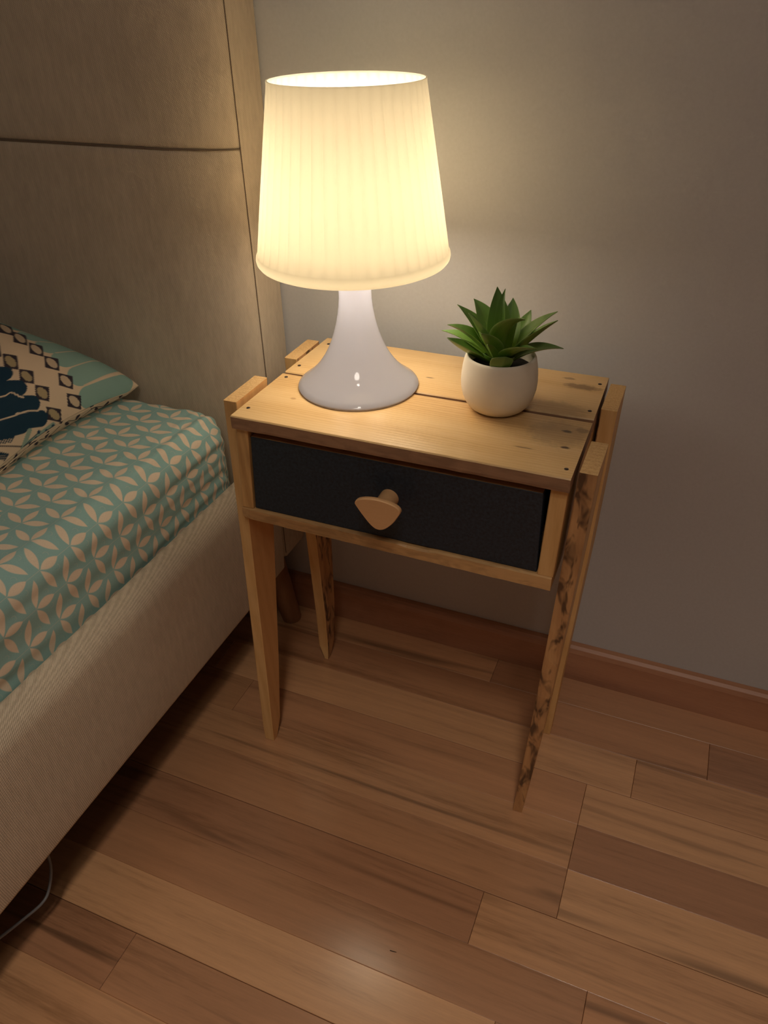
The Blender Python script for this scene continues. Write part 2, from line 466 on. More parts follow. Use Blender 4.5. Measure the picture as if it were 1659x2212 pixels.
# box: two side panels whose front edges frame the drawer, a bottom board, a back board
hexa('side_panel', [(-.0072, .0035, .3846), (.0068, .0035, .3846), (.0068, .205, .3846), (-.003, .205, .3846),
                    (-.0012, .0035, H - T), (.0125, .0035, H - T), (.0125, .205, H - T), (-.0004, .205, H - T)], [M_PINE], TB)
hexa('side_panel', [(.3215, .0035, .3842), (.3368, .0035, .3842), (.338, .205, .3842), (.3235, .205, .3842),
                    (.3248, .0035, H - T), (.3402, .0035, H - T), (.3402, .205, H - T), (.3248, .205, H - T)], [M_PINE], TB)
def bottom_board():
    vs, fs = [], []
    n = 30; rr = random.Random(3)
    for i in range(n + 1):
        t = i / n; x = -.0090 + t * (.3362 + .0090)
        if i == 0: x += .0
        e0 = 0.0035 if i in (0,) else 0.0
        chip = -.0022 if 17 <= i <= 19 else 0
        j = (rr.random() - .5) * .0008
        vs += [(x, .0015 + e0 + j, .3715 - (.002 * t)), (x, .0015 + e0 + j, .3835 + chip + e0 * -.3), (x, .004 + e0, .3846 + chip * .6), (x, .205, .3846), (x, .205, .370)]
    for i in range(n):
        for q in range(5):
            a, b = i * 5 + q, i * 5 + (q + 1) % 5
            fs.append((a, b, b + 5, a + 5))
    fs.append(tuple(range(5))); fs.append(tuple(range(n * 5, n * 5 + 5))[::-1])
    return mesh('bottom_board', vs, fs, M_PINEX, TB)
bottom_board()
box('back_panel', .0128, .3245, .193, .204, .385, H - T - .0002, M_PINE, TB)

# drawer: painted front with an unpainted top edge, a plain box behind
DR = hexa('drawer', [(.0082, .0060, .3850), (.3205, .0060, .3850), (.3205, .018, .3850), (.0082, .018, .3850),
                     (.0140, .0052, .4755), (.3185, .0052, .4755), (.3185, .018, .4755), (.0140, .018, .4755)], [M_PAINT, M_PINEX], TB,
          midx=[0, 1, 0, 0, 0, 0], bevel=.0006)
DR['label'] = 'black painted drawer front'
hexa('drawer_box', [(.022, .0182, .3870), (.306, .0182, .3870), (.306, .188, .3870), (.022, .188, .3870),
                    (.022, .0182, .462), (.306, .0182, .462), (.306, .188, .462), (.022, .188, .462)], [M_PINEX], DR)
# knob: rounded triangular plate on a short round neck
def knob():
    tri = [(-.0232, .0085), (-.0195, .0118), (-.012, .0143), (-.002, .0155), (.009, .0150), (.018, .0128), (.0226, .0098), (.0238, .0062),
           (.0222, .0022), (.0165, -.0075), (.0098, -.0150), (.0050, -.0182), (.0010, -.0192), (-.0032, -.0182), (-.0085, -.0140), (-.0158, -.0052), (-.0225, .0042), (-.0237, .0066)]
    P = smooth_path([(a, 0, b) for a, b in tri] + [(tri[0][0], 0, tri[0][1])], 4)[:-1]
    cx, cz = .1669, .4356
    y0, y1 = -.0245, -.0190
    n = len(P); vs = []
    for y, s in ((y0, .965), (y0 + .0006, .99), (y0 + .0015, 1.0), (y1 - .0008, 1.0), (y1, .975)):
        vs += [(cx + p_.x * s, y, cz + p_.z * s) for p_ in P]
    fs = [tuple(range(n)), tuple(range(4 * n, 5 * n))[::-1]]
    for r_ in range(4):
        for i in range(n):
            q = (i + 1) % n
            fs.append((r_ * n + i, r_ * n + q, (r_ + 1) * n + q, (r_ + 1) * n + i))
    kb = mesh('knob', vs, fs, M_KNOB, DR, smooth=True, sharp=35); kb['label'] = 'rounded triangular wooden drawer knob'
    vs, fs = [], []
    m = 28; pr = [(.0098, .0062), (.0096, -.003), (.0096, -.009), (.0102, -.014), (.0116, -.0192)]
    for r_, y in pr:
        vs += [(cx + .0010 + r_ * math.cos(2 * math.pi * i / m), y, cz + .0005 + r_ * math.sin(2 * math.pi * i / m)) for i in range(m)]
    for a in range(len(pr) - 1):
        for i in range(m):
            q = (i + 1) % m
            fs.append((a * m + i, a * m + q, (a + 1) * m + q, (a + 1) * m + i))
    fs += [tuple(range(m)), tuple(range((len(pr) - 1) * m, len(pr) * m))[::-1]]
    mesh('knob_neck', vs, fs, M_KNOB, DR, smooth=True, sharp=40)
knob()

def leg(secs, mats, fm, jag=0.0, seed=1):
    """secs: (z, xa, xb, yfront, yback) from the top down; fm = material index (front, right, back, left, top)."""
    rr = random.Random(seed); vs, fs, mi = [], [], []
    S = []
    for (a, b) in zip(secs[:-1], secs[1:]):
        m = max(1, int(abs(a[0] - b[0]) / .012))
        for i in range(m):
            t = i / m; S.append([a[q] + (b[q] - a[q]) * t for q in range(5)])
    S.append(list(secs[-1]))
    for i, (z, xa, xb, yf, yk) in enumerate(S):
        j = (rr.random() - .5) * jag; j2 = (rr.random() - .5) * jag; c = .0008
        vs += [(xa + c + max(0, j), yf + abs(j) * .6, z), (xb - c + j2 * .8, yf + abs(j2) * .6, z), (xb, yf + c, z), (xb, yk - c, z), (xb - c, yk, z), (xa + c, yk, z), (xa, yk - c, z), (xa, yf + c, z)]
    for i in range(len(S) - 1):
        for q in range(8):
            a, b = i * 8 + q, i * 8 + (q + 1) % 8
            fs.append((a, b, b + 8, a + 8)); mi.append([fm[0], fm[0], fm[1], fm[1], fm[2], fm[3], fm[3], fm[3]][q])
    fs.append(tuple(range(8))); mi.append(fm[4]); fs.append(tuple(range((len(S) - 1) * 8, len(S) * 8))[::-1]); mi.append(fm[1])
    return mesh('leg', vs, fs, mats, TB, midx=mi)
LM = [M_PINE, M_INNER, M_WANE, M_END]
# front left, front right, back left, back right
leg([(.5045, -.0225, -.0068, .0185, .0835), (.33, -.0225, -.0090, .0125, .066), (.12, -.0215, -.0066, .0010, .034), (.025, -.0210, -.0062, -.0040, .018), (.0005, -.0200, -.0062, -.0050, .006)],
    LM, (0, 1, 0, 0, 3), .0006, 5)
leg([(.4995, .3462, .3622, .0128, .0735), (.36, .3415, .3575, .0118, .060), (.15, .3335, .3480, .0105, .034), (.03, .3275, .3395, .0100, .028), (.0005, .3255, .3372, .0110, .022)],
    LM, (2, 0, 0, 2, 3), .0024, 6)
leg([(.5015, -.0190, -.0030, .1440, .2035), (.24, -.0195, -.0042, .1560, .2030), (.09, -.0195, -.0040, .1640, .1970), (.025, -.0185, -.0036, .1640, .188), (.0005, -.0100, -.0040, .1620, .172)],
    LM, (0, 2, 0, 0, 3), .0006, 8)
leg([(.5005, .3440, .3600, .1405, .2045), (.30, .3395, .3550, .1410, .198), (.10, .3330, .3470, .1435, .180), (.0005, .3302, .3437, .1445, .166)],
    LM, (0, 0, 0, 2, 3), .0006, 9)

# ------------------------------------------------------------------ table lamp
LX, LY = 0.0907, 0.1098
def shade_mat():
    M = Mat('lamp_shade_plastic')
    tr = M.n('ShaderNodeBsdfTranslucent'); tr.inputs[0].default_value = (0.195, 0.172, 0.126, 1)
    M.fin((0.45, 0.42, 0.37), 0.45, 0.4)
    mx = M.n('ShaderNodeMixShader'); mx.inputs[0].default_value = 0.45
    M.l(M.b.outputs[0], mx.inputs[1]); M.l(tr.outputs[0], mx.inputs[2]); M.l(mx.outputs[0], M.out.inputs['Surface'])
    return M.m
def base_mat():
    M = Mat('lamp_base_plastic')
    tr = M.n('ShaderNodeBsdfTranslucent'); tr.inputs[0].default_value = (0.55, 0.55, 0.66, 1)
    M.fin((0.52, 0.52, 0.60), 0.06, 0.9)
    mx = M.n('ShaderNodeMixShader'); mx.inputs[0].default_value = 0.3
    M.l(M.b.outputs[0], mx.inputs[1]); M.l(tr.outputs[0], mx.inputs[2]); M.l(mx.outputs[0], M.out.inputs['Surface'])
    return M.m
M_SHADE, M_LBASE = shade_mat(), base_mat()
def diff_mat():
    # added emitter across the shade's underside, standing in for bulb light
    M = Mat('glow_ring_emission'); em = M.n('ShaderNodeEmission'); em.inputs[0].default_value = (*BULB_COL, 1); em.inputs[1].default_value = RING_POWER
    M.l(em.outputs[0], M.out.inputs['Surface']); return M.m
M_DIFF = diff_mat()
M_POTW = plain('ring_back_white', (.6, .58, .54), .6)
LAMP = empty('table_lamp', (0, 0, 0))
tag(LAMP, 'lit white plastic table lamp with pleated shade and flared base', 'lamp')
bp = [(.0630, 0.0), (.0645, .0008), (.0648, .0020), (.0640, .0034), (.0600, .0065), (.0540, .0110), (.0470, .0175), (.0410, .0245), (.0355, .0325), (.0310, .0405),
      (.0270, .0495), (.0236, .0590), (.0208, .0690), (.0187, .0790), (.0173, .0880), (.0166, .0960), (.0165, .1020), (.0172, .1100), (.0183, .1180), (.0193, .1250), (.0200, .1330), (.0200, .1400), (.0200, .1500)]
lathe('lamp_base', bp, (LX, LY, H + .0005), 72, M_LBASE, LAMP)
NP = 44
def pleat(r, z, a, j):
    if 3 <= j <= 12:
        t = (a * NP / (2 * math.pi)) % 1.0
        return r - (0.0005 if j in (3, 12) else 0.0018) * (1 - math.sin(math.pi * t)) ** 1.5
    return r
sp = [(.0688, .2885), (.0690, .2900), (.0703, .2900), (.0703, .2868), (.0727, .2720), (.0752, .2565), (.0777, .2410), (.0802, .2255), (.0827, .2100), (.0852, .1945), (.0877, .1790), (.0903, .1625), (.0931, .1446),
      (.0937, .1438), (.0947, .1418), (.0950, .1392), (.0945, .1366), (.0926, .1340), (.0890, .1324), (.0840, .1318), (.0800, .1316)]
lathe('lamp_shade', sp, (LX, LY, H), NP * 8, M_SHADE, LAMP, rmod=pleat, sharp=50)
lathe('added_glow_ring', [(.0206, .1310), (.0400, .1310), (.0600, .1312), (.0798, .1318), (.0796, .1336), (.0600, .1332), (.0206, .1330)], (LX, LY, H), 48, [M_DIFF, M_POTW], LAMP, midx=[0, 0, 0, 1, 1, 1])
def bulb_mat():
    M = Mat('bulb_glow'); em = M.n('ShaderNodeEmission'); em.inputs[0].default_value = (*BULB_COL, 1); em.inputs[1].default_value = BULB_POWER
    M.l(em.outputs[0], M.out.inputs['Surface']); return M.m
zb = .188; rb = .026
lathe('bulb', [(.0005, -rb)] + [(rb * math.cos(t), rb * math.sin(t)) for t in [math.radians(-75 + 15 * i) for i in range(11)]] + [(.0005, rb)], (LX - .0115, LY + .0250, H + zb), 20, bulb_mat(), LAMP)
lathe('bulb_socket', [(.0130, .1350), (.0130, .1560), (.0005, .1570)], (LX, LY, H), 20, plain('socket_white', (.7, .7, .68), .5), LAMP)

# ------------------------------------------------------------------ potted plant
PX, PY = 0.2450, 0.1095
M_POT = plain('matte_ceramic', (0.78, 0.70, 0.58), 0.55, 0.35, 60, 0.03)
M_SOIL = plain('dark_soil', (0.012, 0.010, 0.008), 0.95, 0.2, 300, 0.6, 0.8)
PLANT = empty('potted_succulent')
tag(PLANT, 'small green succulent in a round off-white pot on the table', 'plant')
pp = [(.0005, 0), (.0215, 0), (.0245, .0006), (.0285, .0035), (.0325, .0085), (.0355, .0150), (.0373, .0225), (.0379, .0300), (.0376, .0375), (.0367, .0450), (.0355, .0515), (.0346, .0550),
      (.0338, .0566), (.0327, .0572), (.0316, .0566), (.0311, .0550), (.0320, .0470), (.0330, .0400)]
lathe('pot', pp, (PX, PY, H + .0006), 56, M_POT, PLANT)
lathe('soil', [(.0005, .044), (.012, .0445), (.024, .0438), (.0335, .043)], (PX, PY, H), 36, M_SOIL, PLANT, rmod=lambda r, z, a, j: r * (1 + .03 * math.sin(5 * a)))
def leaf_mat():
    M = Mat('succulent_leaf')
    uv = M.n('ShaderNodeUVMap'); sx = M.n('ShaderNodeSeparateXYZ'); M.l(uv.outputs[0], sx.inputs[0])
    u, v = E(sx.outputs[0]), E(sx.outputs[1])
    n = M.noise(M.coord('Object', (1, 1, 1), rnd=2), 90, 3, .6)
    oi = M.n('ShaderNodeObjectInfo')
    col = M.ramp(v + (n - .5) * .3, [(.0, (.31, .46, .045)), (.45, (.155, .29, .036)), (1.0, (.095, .19, .048))])
    mid = clamp01(1.0 - eabs(u - .5) * 9.0) * .25
    col = M.mix(mid, col, (.24, .36, .09))
    edge = clamp01((eabs(u - .5) - .44) * 14.0) * .5
    col = M.mix(edge, col, (.32, .40, .14))
    col = M.mix(E(oi.outputs['Random']) * .35, col, (.10, .19, .05))
    M.bump(n, .15, .0008)
    m = M.fin(col, .38, .5)
    M.b.inputs['Subsurface Weight'].default_value = 0.0
    return m
M_LEAF = leaf_mat()
M_LTIP = plain('dry_leaf_tip', (.36, .28, .16), .6)
def leaf(tip, wmax, bulge=(0, 0, 0), root=None, fold=.25, wpos=.42, tipc=False, curl=0.0):
    tip = Vector(tip); ctr = Vector((PX, PY, H + .046))
    rad = Vector((tip.x - PX, tip.y - PY, 0)); rn = rad.normalized() if rad.length > 1e-5 else Vector((0, -1, 0))
    r0 = ctr + rn * .005 if root is None else Vector(root)
    mid = (r0 + tip) / 2 + Vector(bulge)
    n = 16; m = 6; pts = []
    for i in range(n + 1):
        t = i / n; pts.append((1 - t) ** 2 * r0 + 2 * t * (1 - t) * mid + t * t * tip)
    vs, uvs = [], []
    for i, p_ in enumerate(pts):
        t = i / n
        tg = (pts[min(i + 1, n)] - pts[max(i - 1, 0)]).normalized()
        side = tg.cross(Vector((0, 0, 1)) + rn * -.6)
        if side.length < 1e-3: side = Vector((1, 0, 0))
        side.normalize(); nor = side.cross(tg).normalized()
        wd = wmax * ((.42 + .58 * math.sin(min(t / wpos, 1) * math.pi / 2)) if t < wpos else max(0.02, (1 - ((t - wpos) / (1 - wpos)) ** 1.7)))
        th = .0011 * (1 - .65 * t)
        for sgn in (1, -1):
            for j in range(m + 1):
                a = j / m * 2 - 1
                off = side * (a * wd / 2) + nor * (abs(a) * wd * fold) - nor * (curl * t * t * abs(a))
                vs.append(p_ + off + nor * (sgn * th * (1 - abs(a) * .8))); uvs.append((j / m, t))
    q = m + 1; fs = []
    for i in range(n):
        for s_ in (0, 1):
            for j in range(m):
                a = i * 2 * q + s_ * q + j; b = a + 2 * q
                fs.append((a, a + 1, b + 1, b) if s_ == 0 else (a, b, b + 1, a + 1))
        for j in (0, m):
            a = i * 2 * q + j; b = a + q
            fs.append((a, b, b + 2 * q, a + 2 * q))
    fs.append(tuple(range(0, q)) + tuple(range(2 * q - 1, q - 1, -1)))
    e0 = n * 2 * q
    fs.append(tuple(range(e0, e0 + q)) + tuple(range(e0 + 2 * q - 1, e0 + q - 1, -1)))
    o = mesh('leaf', vs, fs, [M_LEAF, M_LTIP], PLANT, smooth=True, sharp=70)
    uvl = o.data.uv_layers.new(name='UVMap')
    for lp in o.data.loops: uvl.data[lp.index].uv = uvs[lp.vertex_index]
    if tipc:
        for p_ in o.data.polygons:
            if all(uvs[vi][1] > .955 for vi in p_.vertices): p_.material_index = 1
    return o
LEAVES = [((.2317, .130, .6163), .0200, (-.002, .004, .004), .22), ((.2423, .120, .6188), .0085, (-.006, -.004, .010), .40),
          ((.2062, .140, .5983), .0215, (.004, .004, .010), .15), ((.1955, .120, .5978), .0205, (.006, .002, .004), .20),
          ((.2160, .090, .6020), .0170, (-.002, -.006, .012), .30), ((.1925, .100, .5842), .0165, (.002, -.004, .014), .30),
          ((.1802, .120, .5694), .0170, (.0, .0, .010), .25), ((.1957, .090, .5752), .0180, (-.010, -.004, .000), .30),
          ((.2336, .075, .5898), .0190, (-.004, -.008, .014), .30), ((.2436, .062, .5855), .0070, (-.003, -.006, .010), .35),
          ((.2456, .140, .6037), .0180, (.004, .004, .006), .20), ((.2621, .150, .5903), .0170, (.004, .004, .004), .15),
          ((.2720, .080, .6061), .0210, (-.012, -.006, .022), .30), ((.2917, .130, .5990), .0185, (-.004, .0, .008), .20),
          ((.2977, .100, .6016), .0215, (-.002, -.006, .006), .20), ((.3028, .120, .5674), .0190, (-.002, -.004, .012), .20),
          ((.2869, .070, .5844), .0150, (-.010, -.006, .010), .30), 
          ((.2300, .100, .5600), .0120, (-.004, -.004, .002), .30), ((.2600, .085, .5650), .0130, (.004, -.006, .002), .30)]
for tp, wd, bl, fo in LEAVES:
    leaf(tp, wd * 1.30, bl, fold=fo, tipc=True)
leaf((.2577, .076, .5700), .0230, (-.002, -.004, -.002), root=(.2500, .0860, .5485), fold=.10, wpos=.8)
lathe('stem', [(.0065, .040), (.0060, .050), (.0045, .062), (.0010, .068)], (PX, PY, H), 14, plain('stem_green', (.16, .22, .03), .5), PLANT)

# ------------------------------------------------------------------ bed
M_HB = fabric('headboard_linen', (0.62, 0.52, 0.40), (0.46, 0.38, 0.29), 0.0019, 0.95, contrast=.45)
M_RAIL = fabric('bed_frame_twill', (0.70, 0.585, 0.45), (0.45, 0.365, 0.27), 0.0020, 0.12, contrast=1.25, bump=1.0)
M_SEAM = plain('seam_thread', (0.16, 0.115, 0.08), .9)
M_BLACK = plain('black_underlining', (0.012, 0.011, 0.012), .95)
M_FOOT = wood('foot_wood', (0.32, 0.155, 0.07), (0.26, 0.12, 0.055), (0.19, 0.08, 0.037), 'Z', rough=.45, ring=25)
BED = empty('bed')
tag(BED, 'beige fabric upholstered bed frame with tall headboard beside the table', 'bed')
BX, BXL = -0.0885, -1.86          # right and left outer faces
HF, HBK = 0.198, 0.2690          # headboard front and back
HTOP = 1.16
def hb_y(x):
    # front face of the padding: flat in the middle, rolling back over the last ten centimetres
    e_ = max(0, 1 - min(BX - x, x - BXL) / .105)
    return HF - .013 + .026 * (1 - math.sqrt(max(0, 1 - min(1, e_) ** 2 * .985))) / .8775
def puffy(name, x0, x1, z0, z1, y, puff, rr, parent, mat, side_r=.012):
    """a padded panel: face at y (towards -y), edges rolled back by side_r."""
    nx, nz = 64, 26; vs, fs = [], []
    def prm(t, a, b, e):
        return a + (b - a) * t
    eg = [.0595 * (q / 14) ** 2 for q in range(15)]
    us = sorted(set(eg + [.065 + .87 * i / 12 for i in range(13)] + [1 - q for q in eg]))
    vz = sorted(set([0, .006, .014, .026, .045] + [.06 + .88 * i / 16 for i in range(17)] + [1 - q for q in (0, .006, .014, .026, .045)]))
    for b in vz:
        for a in us:
            x = x0 + (x1 - x0) * a; z = z0 + (z1 - z0) * b
            dx = min(x - x0, x1 - x); dz = min(z - z0, z1 - z)
            ex = max(0, 1 - dx / side_r); ez = max(0, 1 - dz / rr)
            yy = hb_y(x) + rr * .35 * (1 - math.sqrt(max(0, 1 - ez * ez)))
            bul = puff * (1 - (2 * b - 1) ** 4) * (1 - ex)
            vs.append((x, yy - bul, z))
    n = len(us)
    for j in range(len(vz) - 1):
        for i in range(n - 1):
            fs.append((j * n + i, j * n + i + 1, (j + 1) * n + i + 1, (j + 1) * n + i))
    # back
    b0 = len(vs)
    vs += [(x0, y + .02, z0), (x1, y + .02, z0), (x1, y + .02, z1), (x0, y + .02, z1)]
    return mesh(name, vs[:b0], fs, mat, parent, smooth=True)
HB = box('headboard', BXL + .001, BX - .0015, HF + .0165, HBK, .14, HTOP, M_HB, BED, bevel=.012, seg=3)
puffy('upper_panel', BXL, BX, .7105, HTOP - .004, HF, .002, .010, HB, M_HB)
puffy('lower_panel', BXL, BX, .142, .7095, HF, .002, .010, HB, M_HB)
box('side_gusset', BX - .004, BX + .0005, HF + .0135, HBK, .142, HTOP - .012, M_HB, HB, bevel=.0015, seg=2)
tube('edge_seam', [(BX + .0004, HF + .0125, z) for z in np.linspace(.15, HTOP - .02, 30)], .0006, M_SEAM, HB, 6)
tube('cross_seam', [(x, hb_y(x) + .0016, .7100) for x in [BX - .0005 - .105 * (q / 20) ** 2 for q in range(21)] + [-.4, -.9, BXL + .12]], .0008, M_SEAM, HB, 6)

# side rail: padded, rounded top
def rail(name, prof, y0, y1, parent, mat, n=40, bul=.003):
    vs, fs = [], []
    k = len(prof)
    for i in range(n + 1):
        t = i / n; y = y0 + (y1 - y0) * t
        for (x, z) in prof: vs.append((x, y, z))
    for i in range(n):
        for j in range(k - 1):
            a = i * k + j; fs.append((a, a + 1, a + k + 1, a + k))
    fs.append(tuple(range(k))); fs.append(tuple(range(n * k, n * k + k))[::-1])
    return mesh(name, vs, fs, mat, parent, smooth=True, sharp=50)
def arc(cx, cz, r, a0, a1, n=10): return [(cx + r * math.cos(math.radians(a0 + (a1 - a0) * i / n)), cz + r * math.sin(math.radians(a0 + (a1 - a0) * i / n))) for i in range(n + 1)]
zr0, zr1 = .122, .306
rp = arc(BX - .008, zr0 + .008, .008, -90, 0, 5) + [(BX + .0015, .17), (BX + .002, .21), (BX + .001, .25)] + arc(BX - .0275, zr1 - .0275, .0275, 8, 90, 10) + arc(BX - .0277, zr1 - .006, .006, 90, 180, 4) + [(BX - .0337, zr0), ]
Y_FOOT = -1.86
rail('side_rail', rp, HF + .004, Y_FOOT, BED, M_RAIL)
rail('side_rail', [(BXL - (x - BX), z) for x, z in rp][::-1], HF + .004, Y_FOOT, BED, M_RAIL)
box('foot_rail', BXL + .002, BX - .002, Y_FOOT - .04, Y_FOOT, zr0, zr1, M_RAIL, BED, bevel=.012, seg=3)
box('bed_base', BXL + .0445, BX - .0445, Y_FOOT + .001, HF - .016, zr0 + .004, .262, M_BLACK, BED, bevel=0)
def foot(bx, by, tx, ty, name='foot'):
    P = [Vector((tx, ty, .141)), Vector(((tx + bx) / 2, (ty + by) / 2, .07)), Vector((bx, by, .002)), Vector((bx, by, .0005))]
    tube(name, P, .018, M_FOOT, BED, 20, taper=[.0205, .0185, .0155, .0145])
foot(-.1010, .2270, -.128, .222)
foot(BXL + .0125, .2270, BXL + .040, .222)
foot(-.1010 - .03, Y_FOOT + .03, -.165, Y_FOOT + .06); foot(BXL + .043, Y_FOOT + .03, BXL + .075, Y_FOOT + .06)

# mattress with printed fitted sheet
def sheet_mat():
    M = Mat('leaf_print_sheet')
    uv = M.n('ShaderNodeUVMap'); sx = M.n('ShaderNodeSeparateXYZ'); M.l(uv.outputs[0], sx.inputs[0])
    x, y = E(sx.outputs[0]), E(sx.outputs[1])
    PXX, PYY = .0315, .0430
    i = E.op('ROUND', x * (1 / PXX))
    u = x - i * PXX
    par = E.op('FLOORED_MODULO', i, 2.0)
    v = E.op('FLOORED_MODULO', y + par * (PYY / 2) + .010, PYY) - .010
    v2 = E.op('FLOORED_MODULO', y + (1.0 - par) * (PYY / 2) + .010, PYY) - .010      # neighbours are staggered by half
    def lens(uu, vv, ang, L, wd):
        c, s = math.cos(ang), math.sin(ang)
        t = (uu * c + vv * s) * (1 / L); q = eabs(vv * c - uu * s)
        return (t * (1.0 - t) * 4.0 * wd - q) * 900.0
    up = lens(u, v - .0012, math.pi / 2, .0235, .0048)
    a1 = math.radians(20)
    r_ = lens(u - .001, v, a1, .0285, .0044); l_ = lens(u + .001, v, math.pi - a1, .0285, .0044)
    r2 = lens(u + PXX - .001, v2, a1, .0285, .0044); l2 = lens(u - PXX + .001, v2, math.pi - a1, .0285, .0044)
    leafm = clamp01(emax(emax(up, emax(r_, l_)), emax(r2, l2)) + .5)
    stem = clamp01((.00042 - eabs(u)) * 2500.0 + .2) * .75
    # little hooked stamens between the leaves
    au = eabs(u)
    def hook(uu, vv, rad):
        d = E.op('SQRT', uu * uu + vv * vv) - rad
        return clamp01((.00045 - eabs(d)) * 2600.0) * clamp01((vv + uu * .6) * 900.0 + .6)
    hk = emax(hook(au - .0085, v - .0175, .0028), hook(au - .0105, v - .027, .0024) * .8) * .60
    n = M.noise(M.coord('Object'), 12.0, 3, .6); th = M.noise(M.coord('Object'), 900.0, 2, .6)
    teal = M.ramp(n * .6 + th * .4, [(.3, (.27, .46, .445)), (.7, (.33, .53, .51))])
    cream = M.ramp(n * .5 + th * .5, [(.3, (.74, .60, .455)), (.7, (.84, .70, .55))])
    col = M.mix(emax(stem, hk), teal, (.52, .55, .47))
    col = M.mix(leafm, col, cream)
    M.bump(th, .15, .0004)
    m = M.fin(col, .85, .2); M.b.inputs['Sheen Weight'].default_value = .1
    return m
M_SHEET = sheet_mat()
MT = empty('mattress')
tag(MT, 'mattress in a teal fitted sheet with cream leaf print', 'mattress')
MX, MY, MZ = -.1255, .1805, .4035      # right face, head-end face, top
RE = .030
XL = BXL + .0465
def sheet():
    RC = .020
    def off(d):
        if d <= 0: return 0, 0
        L = RE * math.pi / 2
        if d < L: return RE * math.sin(d / RE), RE * (1 - math.cos(d / RE))
        return RE + 0.0, RE + (d - L)
    Lmax = RE * math.pi / 2 + (MZ - RE - .2765)
    s_in = MX - RE - RC; t_in = MY - RE - RC         # inner corner (plan)
    Ls = RC
    S = list(np.linspace(XL + .05, -.55, 24)) + list(np.arange(-.54, s_in, .005)) + list(s_in + np.arange(0, Ls + Lmax + .003, .003))
    Tt = list(np.linspace(-1.83, -.75, 22)) + list(np.arange(-.74, t_in, .006)) + list(t_in + np.arange(0, Ls + Lmax + .003, .0035))
    rr = np.random.RandomState(4)
    ph = rr.rand(12) * 6.28
    vs, fs, uv = [], [], []
    for t in Tt:
        for s in S:
            e1, e2 = max(0, s - s_in), max(0, t - t_in)
            d = math.hypot(e1, e2) if (e1 > 0 and e2 > 0) else max(e1, e2)
            dx, dy = ((e1 / d, e2 / d) if d > 0 else (0, 0))
            dd = max(0, d - Ls); h, vdrop = off(min(dd, Lmax))
            hh = min(d, Ls) + h
            x = min(s, s_in) + dx * hh; y = min(t, t_in) + dy * hh; z = MZ - vdrop
            # soft quilting, sag and pulled wrinkles running along the bed
            z += .0015 * math.sin(9 * s + 1.0) * math.sin(7 * t + .4) - .006 * max(0, (t - .05) / .14) * (1 if dd <= 0 else 1)
            wr = 0
            if s > s_in - .02:
                k = (s - s_in)
                wr = .0011 * math.sin(330 * k + 3.0 * math.sin(6 * t + ph[0]) + ph[1]) * (.5 + .5 * math.sin(11 * t + ph[2])) + .0009 * math.sin(190 * k + 4 * math.sin(4.1 * t + ph[3]))
                wr *= min(1, max(0, (k + .02) / .04))
                nx, nz = math.sin(min(dd / RE, math.pi / 2)), math.cos(min(dd / RE, math.pi / 2))
                x += wr * dx * nx; y += wr * dy * nx; z += wr * nz
            if t > t_in:
                wr2 = .0016 * math.sin(150 * s + 2 * math.sin(30 * t)) * min(1, (t - t_in) / .03) * (0 if e1 > 0 else 1)
                z += wr2 * .6
            vs.append((x, y, z)); uv.append((s, t))
    n = len(S)
    for j in range(len(Tt) - 1):
        for i in range(n - 1):
            fs.append((j * n + i, j * n + i + 1, (j + 1) * n + i + 1, (j + 1) * n + i))
    o = mesh('fitted_sheet', vs, fs, M_SHEET, MT, smooth=True)
    ul = o.data.uv_layers.new(name='UVMap')
    idx = np.empty(len(o.data.loops), dtype=np.int32); o.data.loops.foreach_get('vertex_index', idx)
    ul.data.foreach_set('uv', np.array(uv, dtype=np.float32)[idx].ravel())
sheet()
box('mattress_core', XL + .06, MX - .012, Y_FOOT + .04, MY - .016, .2635, MZ - .014, plain('foam', (.6, .58, .52), .9), MT, bevel=.02, seg=2)

